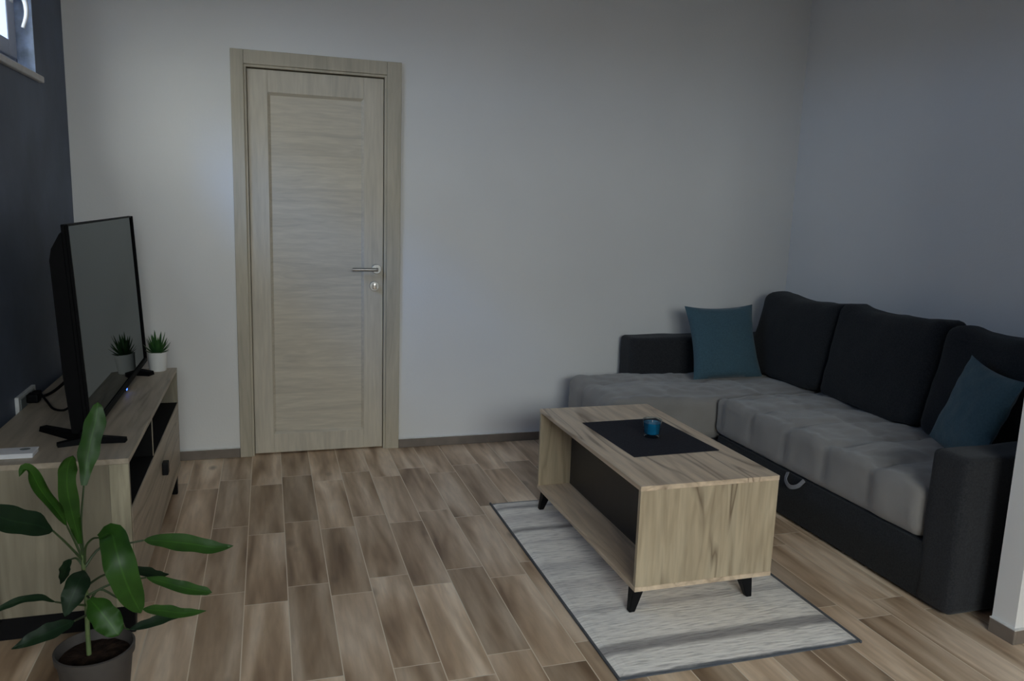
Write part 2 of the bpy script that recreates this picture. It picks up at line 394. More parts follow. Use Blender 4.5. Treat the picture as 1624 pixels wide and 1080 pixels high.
M['stand_y'] = wood('greyish oak laminate lengthwise', 1, *SG, 0.55, 0.45, 0.7, 2.9, 0.1, 0.88)
M['stand_z'] = wood('greyish oak laminate upright shaded', 2, (0.29, 0.255, 0.185), (0.215, 0.185, 0.13), (0.11, 0.09, 0.06), 0.55, 0.45, 0.8, 6.1, 0.1, 0.88)  # same laminate as the stand top, darkened to paint shade on the sides
M['stand_pale'] = wood('pale oak strip', 2, (0.40, 0.36, 0.255), (0.35, 0.31, 0.22), (0.25, 0.22, 0.15), 0.8, 0.45, 0.3, 8.1)
M['black_board'] = plain('black laminate board', (0.018, 0.018, 0.021), 0.35, nscale=40)
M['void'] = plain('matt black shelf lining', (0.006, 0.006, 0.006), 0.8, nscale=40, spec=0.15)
M['leg'] = plain('black lacquered wood', (0.006, 0.006, 0.007), 0.5, nscale=40, spec=0.15)
M['grey_fab'] = plain('grey velour upholstery', (0.265, 0.25, 0.232), 0.9, nscale=7, namt=0.10, bump=0.25, bscale=420, spec=0.15, sheen=0.35)
M['dark_fab'] = plain('charcoal woven upholstery', (0.026, 0.028, 0.031), 0.95, nscale=160, namt=0.25, bump=0.4, bscale=500, spec=0.1, sheen=0.08)
M['dark_fab2'] = plain('charcoal armrest upholstery', (0.031, 0.032, 0.035), 0.95, nscale=160, namt=0.25, bump=0.4, bscale=500, spec=0.1, sheen=0.1)
M['strap'] = plain('grey webbing', (0.22, 0.22, 0.23), 0.8, nscale=200)
M['teal'] = plain('teal woven fabric', (0.060, 0.115, 0.145), 0.9, nscale=120, namt=0.12, bump=0.3, bscale=400, spec=0.1, sheen=0.2)
M['tv_black'] = plain('black television plastic', (0.003, 0.003, 0.0035), 0.6, nscale=40, spec=0.08)
M['white_pot'] = plain('white glazed pot', (0.78, 0.78, 0.76), 0.35, nscale=20, namt=0.03)
M['brown_pot'] = plain('grey brown plastic pot', (0.060, 0.052, 0.047), 0.6, nscale=20, namt=0.08)
M['soil'] = plain('dark potting soil', (0.022, 0.013, 0.009), 0.95, nscale=60, namt=0.6, bump=0.9, bscale=120, spec=0.1)
M['stem'] = plain('green brown stem', (0.10, 0.14, 0.05), 0.6, nscale=40, namt=0.3)
M['petiole'] = plain('green leaf stalk', (0.03, 0.055, 0.015), 0.6, nscale=40, namt=0.3)
M['white_plastic'] = plain('white window plastic', (0.72, 0.73, 0.75), 0.35, nscale=5, namt=0.02)
M['frame_plastic'] = plain('grey window plastic', (0.40, 0.43, 0.52), 0.4, nscale=5, namt=0.03)
M['sill'] = plain('pale stone sill', (0.56, 0.54, 0.52), 0.5, nscale=25, namt=0.08)
M['glass'] = glass_mat('clear glass')
M['socket'] = plain('white socket plastic', (0.55, 0.56, 0.56), 0.4)
M['socket_in'] = plain('dark grey socket insert', (0.16, 0.18, 0.18), 0.5)  # dark greenish grey face
M['paper'] = plain('white card', (0.75, 0.75, 0.78), 0.6, namt=0.03)
M['mat'] = plain('charcoal felt mat', (0.030, 0.030, 0.036), 0.9, nscale=140, namt=0.2, bump=0.3, bscale=500, spec=0.1)
M['rug'] = rug_mat()
M['rug_edge'] = plain('dark rug binding', (0.10, 0.105, 0.115), 0.9)
M['cup_glass'] = glass_mat('clear candle glass', (0.86, 0.93, 0.97))
M['wax'] = plain('blue gel wax', (0.012, 0.20, 0.34), 0.25, nscale=30, namt=0.2, spec=0.6)
M['led'] = emis('blue standby light', (0.05, 0.16, 1.0), 5.0)
M['flash'] = plain('green', (0.1, 0.2, 0.05), 0.5)

def screen_mat():
    """dark panel under an anti glare coat that mirrors only part of the light"""
    m, nt, b = new_mat('glossy television screen')
    n = N(nt, 'ShaderNodeTexNoise', i_Scale=3.0)
    nt.links.new(ramp(nt, n.outputs['Fac'], [(0.3, (0.004, 0.004, 0.005)), (0.7, (0.006, 0.006, 0.007))]), b.inputs['Base Color'])
    b.inputs['Roughness'].default_value = 0.9; b.inputs['Specular IOR Level'].default_value = 0.0
    gl = N(nt, 'ShaderNodeBsdfGlossy'); gl.inputs['Roughness'].default_value = 0.02; gl.inputs[0].default_value = (0.92, 1.0, 1.0, 1)
    fr = N(nt, 'ShaderNodeFresnel', i_IOR=1.45)
    mx = N(nt, 'ShaderNodeMixShader')
    nt.links.new(math_n(nt, 'MULTIPLY', fr.outputs[0], 0.62), mx.inputs[0]); nt.links.new(b.outputs[0], mx.inputs[1]); nt.links.new(gl.outputs[0], mx.inputs[2])
    nt.links.new(mx.outputs[0], nt.nodes['Material Output'].inputs[0])
    return m
M['screen'] = screen_mat()

def leaf_mat(name, c1, c2, rough=0.35):
    m, nt, b = new_mat(name)
    tc = N(nt, 'ShaderNodeTexCoord')
    n = N(nt, 'ShaderNodeTexNoise', i_Scale=14.0, i_Detail=3.0); nt.links.new(tc.outputs['Object'], n.inputs['Vector'])
    uv = N(nt, 'ShaderNodeUVMap'); sp = N(nt, 'ShaderNodeSeparateXYZ'); nt.links.new(uv.outputs[0], sp.inputs[0])
    col = ramp(nt, n.outputs['Fac'], [(0.3, c1), (0.7, c2)])
    mid = math_n(nt, 'ABSOLUTE', math_n(nt, 'SUBTRACT', sp.outputs[0], 0.5))
    rib = ramp(nt, mid, [(0.0, (1.7, 1.6, 1.5)), (0.05, (1.0, 1.0, 1.0))])
    a = N(nt, 'ShaderNodeMix', data_type='RGBA', blend_type='MULTIPLY'); a.inputs[0].default_value = 1
    nt.links.new(col, a.inputs[6]); nt.links.new(rib, a.inputs[7]); nt.links.new(a.outputs[2], b.inputs['Base Color'])
    b.inputs['Roughness'].default_value = rough
    b.inputs['Specular IOR Level'].default_value = 0.4
    return m
M['leaf'] = leaf_mat('long green leaf', (0.030, 0.095, 0.014), (0.055, 0.16, 0.022), 0.42)
M['leaf_dark'] = leaf_mat('older dark green leaf', (0.009, 0.030, 0.012), (0.018, 0.05, 0.017), 0.5)
M['succulent'] = leaf_mat('succulent leaf', (0.02, 0.075, 0.02), (0.05, 0.15, 0.03), 0.5)

# ------------------------------------------------------------------ the room
XL, XR, YB, YF, ZC = -0.885, 3.15, 4.234, -2.6, 2.72
T = 0.15
obj('floor', box(XL - T, XR + T, YF - T, YB + T, -0.1, 0), M['floor'], kind='structure')
obj('ceiling', box(XL - T, XR + T, YF - T, YB + T, ZC, ZC + 0.1), M['ceil'], kind='structure')
# back wall with the door opening
DX0, DX1, DZ = -0.100, 0.606, 2.008
b = B()
add_box(b, XL - T, DX0, YB, YB + T, 0, ZC); add_box(b, DX1, XR + T, YB, YB + T, 0, ZC); add_box(b, DX0, DX1, YB, YB + T, DZ, ZC)
obj('wall_back', b, M['wall'], kind='structure')
# left wall with the high window
WY0, WY1, WZ0, WZ1 = 2.45, 3.735, 1.825, 2.42
b = B()
add_box(b, XL - T, XL, YF - T, WY0, 0, ZC); add_box(b, XL - T, XL, WY1, YB, 0, ZC)
add_box(b, XL - T, XL, WY0, WY1, 0, WZ0); add_box(b, XL - T, XL, WY0, WY1, WZ1, ZC)
obj('wall_left', b, M['grey_wall'], kind='structure')
obj('wall_right', box(XR, XR + T, YF - T, YB, 0, ZC), M['wall'], kind='structure')
obj('wall_partition', box(2.31, XR, 1.760, 1.845, 0, ZC), M['wall'], kind='structure')
# rear wall with a wide window behind the camera
RX0, RX1, RZ0, RZ1 = RW
b = B()
add_box(b, XL, RX0, YF - T, YF, 0, ZC); add_box(b, RX1, XR, YF - T, YF, 0, ZC)
add_box(b, RX0, RX1, YF - T, YF, 0, RZ0); add_box(b, RX0, RX1, YF - T, YF, RZ1, ZC)
obj('wall_rear', b, M['wall'], kind='structure')
# skirting
BH, BT = 0.050, 0.011
def skirt(name, segs):
    b = B(); c = B()
    for (x0, x1, y0, y1) in segs:
        add_box(b, x0, x1, y0, y1, 0, BH, 0.002, 1)
    o = obj(name, b, M['base'], kind='structure')
    for (x0, x1, y0, y1) in segs: add_box(c, x0, x1, y0, y1, BH, BH + 0.0035)
    j = obj('joint', c, M['caulk'], o)
    return o
skirt('baseboard_back', [(XL, -0.161, YB - BT, YB), (0.681, XR, YB - BT, YB)])
skirt('baseboard_left', [(XL, XL + BT, YF, YB - BT)])
skirt('baseboard_right', [(XR - BT, XR, 1.845, YB - BT)])
skirt('baseboard_partition', [(2.31 - BT, 2.31, 1.760 - BT, 1.845), (2.31, XR, 1.760 - BT, 1.760)])

# window in the left wall
w1 = thing('window_1', 'high window with white handle in the dark grey wall', None, (XL - 0.06, (WY0 + WY1) / 2, WZ0), kind='structure')
fx0, fx1 = XL - 0.125, XL - 0.065
b = B()
for (y0, y1, z0, z1) in ((WY0, WY0 + 0.05, WZ0, WZ1), (WY1 - 0.05, WY1, WZ0, WZ1), (WY0 + 0.05, WY1 - 0.05, WZ0, WZ0 + 0.05), (WY0 + 0.05, WY1 - 0.05, WZ1 - 0.05, WZ1)):
    add_box(b, fx0, fx1, y0, y1, z0, z1, 0.003, 1)
obj('window_frame', b, M['frame_plastic'], w1)
b = B()
sy0, sy1, sz0, sz1 = WY0 + 0.045, WY1 - 0.045, WZ0 + 0.045, WZ1 - 0.045
for (y0, y1, z0, z1) in ((sy0, sy0 + 0.06, sz0, sz1), (sy1 - 0.10, sy1, sz0, sz1), (sy0 + 0.06, sy1 - 0.10, sz0, sz0 + 0.06), (sy0 + 0.06, sy1 - 0.10, sz1 - 0.06, sz1),
                         ((sy0 + sy1) / 2 - 0.05, (sy0 + sy1) / 2 + 0.05, sz0 + 0.06, sz1 - 0.06)):
    add_box(b, fx0 + 0.02, fx1 + 0.014, y0, y1, z0, z1, 0.003, 1)
sash = obj('sash', b, M['frame_plastic'], w1)
obj('pane', box(fx0 + 0.035, fx0 + 0.041, sy0 + 0.06, sy1 - 0.06, sz0 + 0.06, sz1 - 0.06), M['glass'], w1)
b = B()
hy = sy1 - 0.048
add_box(b, fx1 + 0.014, fx1 + 0.022, hy - 0.014, hy + 0.014, 2.075, 2.145, 0.003, 2)
add_tube(b, [Vector((fx1 + 0.02, hy, 2.11)), Vector((fx1 + 0.055, hy, 2.11))], 0.009, 10)
add_tube(b, smooth_path([(fx1 + 0.052, hy, 2.118), (fx1 + 0.066, hy, 2.075), (fx1 + 0.066, hy, 2.03), (fx1 + 0.052, hy, 1.985)], 14), 0.010, 10, 0.007)
obj('handle', b, M['white_plastic'], sash, smooth=True)
obj('window_sill', box(XL - 0.065, XL + 0.018, WY0 - 0.06, WY1 + 0.045, WZ0 - 0.028, WZ0 - 0.002, 0.003, 1), M['sill'], w1)
b = B()
add_box(b, XL - 0.063, XL - 0.001, WY1 - 0.002, WY1, WZ0 - 0.002, WZ1)
add_box(b, XL - 0.063, XL - 0.001, WY0, WY0 + 0.002, WZ0 - 0.002, WZ1)
add_box(b, XL - 0.063, XL - 0.001, WY0, WY1, WZ1 - 0.002, WZ1)
obj('reveal', b, M['reveal'], w1)

w2 = thing('window_2', None, None, ((RX0 + RX1) / 2, YF, RZ0), kind='structure')
b = B()
for (x0, x1, z0, z1) in ((RX0, RX0 + 0.06, RZ0, RZ1), (RX1 - 0.06, RX1, RZ0, RZ1), (RX0 + .06, RX1 - .06, RZ0, RZ0 + 0.06), (RX0 + .06, RX1 - .06, RZ1 - 0.06, RZ1), ((RX0 + RX1) / 2 - 0.04, (RX0 + RX1) / 2 + 0.04, RZ0 + .06, RZ1 - .06)):
    add_box(b, x0, x1, YF - 0.10, YF - 0.04, z0, z1, 0.004, 1)
obj('window_frame', b, M['white_plastic'], w2)
obj('pane', box(RX0 + .06, RX1 - .06, YF - 0.072, YF - 0.066, RZ0 + .06, RZ1 - .06), M['glass'], w2)

# ------------------------------------------------------------------ door
d = thing('door_1', 'closed pale oak door with steel lever handle in the back wall', None, (0.25, YB, 0), kind='structure')
b = B()
AF = YB - 0.014
add_box(b, -0.160, DX0, AF, YB, 0, 2.075, 0.002, 1)
add_box(b, 0.606, 0.680, AF, YB, 0, 2.075, 0.002, 1)
add_box(b, DX0 + 0.0008, 0.6052, AF + 0.001, YB, DZ, 2.075, 0.002, 1)
fr = obj('door_frame', b, M['door_frame'], d)
b = B()
add_box(b, DX0, DX0 + 0.012, YB - 0.004, YB + T, 0, DZ, 0.001, 1)
add_box(b, DX1 - 0.012, DX1, YB - 0.004, YB + T, 0, DZ, 0.001, 1)
add_box(b, DX0 + 0.012, DX1 - 0.012, YB - 0.004, YB + T, DZ - 0.012, DZ, 0.001, 1)
add_box(b, DX0 + 0.012, DX0 + 0.035, YB + 0.053, YB + 0.075, 0, DZ - 0.012); add_box(b, DX1 - 0.035, DX1 - 0.012, YB + 0.053, YB + 0.075, 0, DZ - 0.012)
add_box(b, DX0 + 0.035, DX1 - 0.035, YB + 0.053, YB + 0.075, DZ - 0.035, DZ - 0.012)
obj('jamb', b, M['door_frame'], fr)
obj('threshold', box(DX0 + 0.012, DX1 - 0.012, YB + 0.053, YB + 0.12, 0, 0.02), M['door_frame'], fr)
LX0, LX1, LZ0, LZ1, LY = -0.085, 0.591, 0.008, 1.990, YB + 0.012
PX0, PX1, PZ0, PZ1 = 0.012, 0.488, 0.112, 1.882
b = B()
add_box(b, LX0, PX0, LY, LY + 0.04, LZ0, LZ1, 0.002, 1); add_box(b, PX1, LX1, LY, LY + 0.04, LZ0, LZ1, 0.002, 1)
add_box(b, PX0, PX1, LY, LY + 0.04, PZ1, LZ1, 0.002, 1); add_box(b, PX0, PX1, LY, LY + 0.04, LZ0, PZ0, 0.002, 1)
leaf = obj('door_leaf', b, M['door_v'], d)
b = B()
# panel with a sloped moulding round it
def frustum(bm, x0, x1, z0, z1, y0, i, y1):
    v = [bm.verts.new(p) for p in ((x0, y0, z0), (x1, y0, z0), (x1, y0, z1), (x0, y0, z1), (x0 + i, y1, z0 + i), (x1 - i, y1, z0 + i), (x1 - i, y1, z1 - i), (x0 + i, y1, z1 - i))]
    for k in range(4): bm.faces.new((v[k], v[(k + 1) % 4], v[4 + (k + 1) % 4], v[4 + k]))
    return v
v = frustum(b, PX0, PX1, PZ0, PZ1, LY + 0.002, 0.012, LY + 0.013)
b.faces.new(v[4:])
obj('door_panel', b, M['door_h'], leaf)
hx, hz = 0.556, 1.004
b = B()
cyl_y(b, hx, hz, 0.026, LY - 0.010, LY, 28, 0.002)
add_tube(b, [Vector((hx, LY - 0.008, hz)), Vector((hx, LY - 0.052, hz))], 0.0095, 14)
add_tube(b, smooth_path([(hx + 0.002, LY - 0.050, hz), (hx - 0.02, LY - 0.052, hz), (hx - 0.132, LY - 0.052, hz)], 10), 0.0092, 14)
obj('door_handle', b, M['steel'], leaf, smooth=True)
b = B()
kx, kz = 0.545, 0.912
cyl_y(b, kx, kz, 0.026, LY - 0.008, LY, 28, 0.002)
lock = obj('lock', b, M['steel'], leaf, smooth=True)
b = B()
cyl_y(b, kx, kz + 0.004, 0.0105, LY - 0.020, LY - 0.007, 20, 0.001)
add_box(b, kx - 0.009, kx + 0.009, LY - 0.036, LY - 0.018, kz - 0.014, kz + 0.018, 0.003, 2)
obj('thumb_turn', b, M['brass'], lock, smooth=True)

#TESTHOOK
# ------------------------------------------------------------------ television stand
SX0, SX1, SY0, SY1, SZ0, SZ1 = XL + 0.020, -0.413, 2.494, 3.835, 0.098, 0.575
P = 0.017
st = thing('tv_stand', 'low oak television stand with open shelf along the dark grey wall', 'tv stand', ((SX0 + SX1) / 2, (SY0 + SY1) / 2, 0))
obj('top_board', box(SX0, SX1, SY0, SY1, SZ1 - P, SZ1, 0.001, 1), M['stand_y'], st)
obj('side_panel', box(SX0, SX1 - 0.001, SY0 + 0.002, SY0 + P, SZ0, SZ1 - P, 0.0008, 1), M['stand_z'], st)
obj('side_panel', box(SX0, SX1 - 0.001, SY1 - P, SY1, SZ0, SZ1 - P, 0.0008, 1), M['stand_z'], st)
obj('side_strip', box(SX1 - 0.055, SX1 - 0.0012, SY0 - 0.001, SY0 + 0.002, SZ0, SZ1 - P, 0.0006, 1), M['stand_pale'], st)['label'] = 'paler upright strip at the front edge of the side panel'
obj('bottom_board', box(SX0, SX1 - 0.019, SY0 + P, SY1 - P, SZ0, SZ0 + P), M['stand_y'], st)
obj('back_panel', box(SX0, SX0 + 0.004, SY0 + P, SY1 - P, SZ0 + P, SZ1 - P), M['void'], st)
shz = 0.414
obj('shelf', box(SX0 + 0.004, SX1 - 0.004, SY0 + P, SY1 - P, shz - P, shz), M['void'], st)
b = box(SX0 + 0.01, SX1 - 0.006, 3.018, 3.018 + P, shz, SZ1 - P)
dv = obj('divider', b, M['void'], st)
obj('edge_band', box(SX1 - 0.006, SX1 - 0.0045, 3.019, 3.018 + P - 0.001, shz, SZ1 - P), M['stand_pale'], dv)['label'] = 'pale front edge of the divider'
fl = obj('flap_door', box(SX1 - 0.018, SX1, SY0 + P + 0.002, SY1 - P - 0.002, SZ0 + 0.001, shz - 0.003, 0.001, 1), M['stand_y'], st)
obj('handle', box(SX1, SX1 + 0.022, 3.195, 3.240, 0.275, 0.325, 0.004, 2), M['leg'], fl)

obj('under_shade_board', box(SX0 + 0.05, SX1 - 0.075, SY0 + 0.035, SY0 + 0.050, 0.012, SZ0), M['leg'], st)['label'] = 'added black board standing in for the shade under the near side panel'  # added black board that stands in for the deep shade below the stand
def leg(x, y, sx, sy, z0, z1, parent, top=0.026, bot=0.012, splay=0.03):
    """tapered splayed leg, outer edge leaning out"""
    bm = B()
    def ring(cx, cy, h, z): return [bm.verts.new((cx + a * h, cy + c * h, z)) for a, c in ((-1, -1), (1, -1), (1, 1), (-1, 1))]
    r0 = ring(x + sx * splay, y + sy * splay * 0.25, bot, z0); r1 = ring(x, y, top, z1)
    for k in range(4): bm.faces.new((r0[k], r0[(k + 1) % 4], r1[(k + 1) % 4], r1[k]))
    bm.faces.new(r0[::-1]); bm.faces.new(r1)
    bmesh.ops.bevel(bm, geom=list(bm.edges), offset=0.002, segments=2, affect='EDGES')
    obj('leg', bm, M['leg'], parent)
for (x, sx) in ((SX0 + 0.055, -1), (SX1 - 0.032, 1)):
    for (y, sy) in ((SY0 + 0.032, -1), (SY1 - 0.10, 1)):
        leg(x, y, sx * 0.45, sy * 0.5, 0, SZ0, st)

# ------------------------------------------------------------------ television
tv = thing('television', 'large black flat television on two feet on the oak stand', 'television', (-0.56, 3.29, SZ1))
TY0, TY1 = 2.68, 3.90
BZ, TZ = 0.598, 1.262
def tilt(bm):
    for v in bm.verts:
        v.co.x += -0.553 - (v.co.z - BZ) * 0.050
b = box(-0.012, 0.0, TY0, TY1, BZ, TZ, 0.002, 1); tilt(b)
pn = obj('bezel', b, M['tv_black'], tv)
b = box(0.0, 0.0012, TY0 + 0.006, TY1 - 0.006, BZ + 0.018, TZ - 0.006); tilt(b)
obj('screen', b, M['screen'], tv)
b = B()
add_box(b, 0, 0.008, TY0, TY0 + 0.010, BZ, TZ, 0.001, 1); add_box(b, 0, 0.008, TY1 - 0.012, TY1, BZ, TZ, 0.001, 1)
add_box(b, 0, 0.008, TY0 + 0.01, TY1 - 0.012, BZ, BZ + 0.018, 0.001, 1); add_box(b, 0, 0.004, TY0 + 0.01, TY1 - 0.012, TZ - 0.006, TZ, 0.001, 1)
tilt(b)
obj('screen_frame', b, M['tv_black'], pn)
b = B()
# deeper rear housing, profile in x,z swept along y
prof = [(-0.012, BZ + 0.004), (-0.050, BZ + 0.01), (-0.056, BZ + 0.20), (-0.054, TZ - 0.11), (-0.046, TZ - 0.075), (-0.020, TZ - 0.030), (-0.012, TZ - 0.022)]
ra = [b.verts.new((x, TY0 + 0.004, z)) for x, z in prof]; rb = [b.verts.new((x, TY1 - 0.004, z)) for x, z in prof]
for k in range(len(prof)): b.faces.new((ra[k], ra[(k + 1) % len(prof)], rb[(k + 1) % len(prof)], rb[k]))
b.faces.new(ra); b.faces.new(rb[::-1]); tilt(b)
obj('rear_housing', b, M['tv_black'], tv)
def foot(y, far):
    b = B()
    z = SZ1
    def arm(p, q, w0, w1, h0, h1):
        p = Vector(p); q = Vector(q); dr = (q - p).normalized(); s = Vector((-dr.y, dr.x, 0))
        vs = []
        for c, w, h in ((p, w0, h0), (q, w1, h1)):
            vs.append([b.verts.new(c + s * w), b.verts.new(c - s * w), b.verts.new(c - s * w * 0.7 + Vector((0, 0, h))), b.verts.new(c + s * w * 0.7 + Vector((0, 0, h)))])
        for k in range(4): b.faces.new((vs[0][k], vs[0][(k + 1) % 4], vs[1][(k + 1) % 4], vs[1][k]))
        b.faces.new(vs[0][::-1]); b.faces.new(vs[1])
    if not far:
        arm((-0.56, y, z), (-0.447, y - 0.012, z), 0.020, 0.014, 0.024, 0.014)
        arm((-0.56, y, z), (-0.640, y - 0.030, z), 0.020, 0.014, 0.022, 0.012)
        arm((-0.56, y + 0.01, z), (-0.725, y + 0.17, z), 0.024, 0.016, 0.024, 0.016)
        add_box(b, -0.580, -0.548, y - 0.02, y + 0.03, z + 0.005, BZ + 0.02, 0.003, 1)
    else:
        arm((-0.57, y, z), (-0.500, y - 0.03, z), 0.022, 0.022, 0.026, 0.018)
        arm((-0.57, y, z), (-0.69, y - 0.03, z), 0.020, 0.014, 0.022, 0.012)
        add_box(b, -0.580, -0.548, y - 0.02, y + 0.02, z + 0.005, BZ + 0.02, 0.003, 1)
    obj('foot', b, M['tv_black'], tv)
foot(2.655 + 0.03, False); foot(3.71, True)
b = box(-0.012, 0.004, 3.335, 3.362, BZ - 0.012, BZ + 0.004, 0.002, 1); tilt(b)
lb = obj('receiver', b, M['tv_black'], tv)
b = box(0.004, 0.006, 3.342, 3.354, BZ - 0.009, BZ - 0.001); tilt(b)
obj('standby_light', b, M['led'], lb)['label'] = 'small glowing blue light'

# ------------------------------------------------------------------ socket and leads on the dark wall
so = thing('wall_socket', 'white framed double wall socket on the dark wall behind the television', 'socket', (XL, 3.25, 0.578))
b = box(XL, XL + 0.014, 3.145, 3.365, 0.536, 0.620, 0.003, 2)
obj('cover_plate', b, M['socket'], so)
b = B()
for y in (3.20, 3.305): add_box(b, XL + 0.013, XL + 0.0165, y - 0.036, y + 0.036, 0.547, 0.610, 0.002, 1)
obj('socket_insert', b, M['socket_in'], so)
pc = thing('power_lead', 'black lead running from the wall socket up to the television back', 'cable', (XL + 0.017, 3.24, 0.59))
b = B(); add_box(b, XL + 0.017, XL + 0.058, 3.215, 3.265, 0.580, 0.614, 0.008, 2)
obj('plug', b, M['tv_black'], pc)
b = B(); add_tube(b, smooth_path([(XL + 0.055, 3.24, 0.598), (XL + 0.085, 3.25, 0.606), (-0.745, 3.15, 0.65), (-0.68, 3.02, 0.712), (-0.632, 2.93, 0.76)], 30), 0.0055, 8)
obj('lead', b, M['tv_black'], pc, smooth=True)
ac = thing('aerial_lead', 'thin black lead looping down onto the stand behind the television', 'cable', (XL + 0.017, 3.31, 0.59))
b = B(); add_box(b, XL + 0.017, XL + 0.045, 3.295, 3.325, 0.58, 0.608, 0.006, 2)
obj('plug', b, M['tv_black'], ac)
b = B(); add_tube(b, smooth_path([(XL + 0.045, 3.31, 0.594), (-0.80, 3.22, 0.586), (-0.755, 3.12, 0.581), (-0.715, 3.10, 0.5805), (-0.70, 3.13, 0.60), (-0.715, 3.17, 0.655), (-0.70, 3.14, 0.69), (-0.645, 3.05, 0.745)], 46), 0.0042, 8)
obj('lead', b, M['tv_black'], ac, smooth=True)

# white card box at the near corner of the stand
wb = thing('card_box', 'thin white card box lying at the near end of the television stand', 'box', (-0.77, 2.60, SZ1))
obj('tray', box(-0.84, -0.682, 2.552, 2.617, SZ1, SZ1 + 0.010, 0.001, 1), M['paper'], wb)
obj('lid', box(-0.842, -0.680, 2.550, 2.619, SZ1 + 0.010, SZ1 + 0.015, 0.001, 1), M['paper'], wb)
b = B(); add_lathe(b, [(0.012, SZ1 + 0.015), (0.012, SZ1 + 0.0155)], 0, 0, 20)
for v in b.verts: v.co.x = v.co.x * 1.2 - 0.712; v.co.y = v.co.y * 0.9 + 2.597
obj('printed_mark', b, M['socket_in'], wb)['label'] = 'dark oval printed mark'

# ------------------------------------------------------------------ small succulent
sc = thing('potted_succulent', 'small spiky green succulent in a white pot at the far end of the stand', 'potted plant', (-0.487, 3.785, SZ1))
b = B(); add_lathe(b, [(0.0, SZ1), (0.034, SZ1), (0.036, SZ1 + 0.003), (0.0425, SZ1 + 0.083), (0.043, SZ1 + 0.086), (0.040, SZ1 + 0.087), (0.039, SZ1 + 0.072), (0.0, SZ1 + 0.072)], -0.487, 3.785, 36, False, False)
bmesh.ops.remove_doubles(b, verts=b.verts, dist=1e-5)
obj('pot', b, M['white_pot'], sc, smooth=True)
b = B(); add_lathe(b, [(0.0386, SZ1 + 0.0725), (0.036, SZ1 + 0.076), (0.001, SZ1 + 0.078)], -0.487, 3.785, 24)
obj('soil', b, M['soil'], sc)
def spike(bm, base, dirv, ln, w, uvl):
    d = Vector(dirv).normalized(); s = d.cross(Vector((0, 0, 1)))
    s = s.normalized() if s.length > 1e-3 else Vector((1, 0, 0)); nn = s.cross(d).normalized()
    prev = None; K = 6
    for i in range(K + 1):
        t = i / K; wd = w * (math.sin(PI * min(1, 0.25 + t * 0.75)) ** 0.8) * (1 if t < 1 else 0.05); th = wd * 0.35
        c = Vector(base) + d * ln * t + Vector((0, 0, 1)) * ln * 0.22 * t * t
        ring = [bm.verts.new(c + s * wd), bm.verts.new(c + nn * th * 0.3), bm.verts.new(c - s * wd), bm.verts.new(c - nn * th)]
        if prev:
            for k in range(4): bm.faces.new((prev[k], prev[(k + 1) % 4], ring[(k + 1) % 4], ring[k]))
        prev = ring
    bm.faces.new(prev)
b = B(); uvl = b.loops.layers.uv.new('UVMap')
rr = random.Random(4)
for ringi, (cnt, el, ln) in enumerate(((12, 12, 0.047), (11, 32, 0.062), (9, 52, 0.074), (7, 70, 0.082), (3, 84, 0.084))):
    for k in range(cnt):
        a = 2 * PI * (k + ringi * 0.5) / cnt + rr.uniform(-.15, .15); e = math.radians(el + rr.uniform(-6, 6))
        spike(b, (-0.487 + math.cos(a) * 0.008, 3.785 + math.sin(a) * 0.008, SZ1 + 0.078), (math.cos(a) * math.cos(e), math.sin(a) * math.cos(e), math.sin(e)), ln * rr.uniform(.88, 1.08), 0.0078, uvl)
obj('foliage', b, M['succulent'], sc, smooth=True)

# ------------------------------------------------------------------ coffee table
TX0, TX1, TYN, TYF, TB, TT = 1.152, 1.684, 2.200, 3.210, 0.098, 0.470
ct = thing('coffee_table', 'oak coffee table with open side shelf and black splayed legs on the rug', 'coffee table', ((TX0 + TX1) / 2, (TYN + TYF) / 2, 0.011))
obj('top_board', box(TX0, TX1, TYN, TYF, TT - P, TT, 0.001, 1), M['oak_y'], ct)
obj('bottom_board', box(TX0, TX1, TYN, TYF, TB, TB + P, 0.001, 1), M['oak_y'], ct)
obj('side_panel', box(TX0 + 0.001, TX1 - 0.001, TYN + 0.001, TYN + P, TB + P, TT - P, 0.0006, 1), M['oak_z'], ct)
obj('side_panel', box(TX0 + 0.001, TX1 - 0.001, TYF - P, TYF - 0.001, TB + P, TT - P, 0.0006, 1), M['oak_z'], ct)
obj('middle_panel', box(1.305, 1.305 + P, TYN + P, TYF - P, TB + P, TT - P), M['black_board'], ct)['label'] = 'black panel at the back of the open shelf'
b = box(TX1 - P, TX1 - 0.001, TYN + P + 0.002, TYF - P - 0.002, TB + P + 0.002, TT - P - 0.002, 0.001, 1)
obj('drawer_front', b, M['oak_y'], ct)
for (x, sx) in ((TX0 + 0.030, -1), (TX1 - 0.085, 1)):
    for (y, sy) in ((TYN + 0.045, -1), (TYF - 0.050, 1)):
        leg(x, y, sx * 0.62, sy * 1.1, 0.0115, TB, ct, 0.021 if sx < 0 else 0.024, 0.011, 0.035)

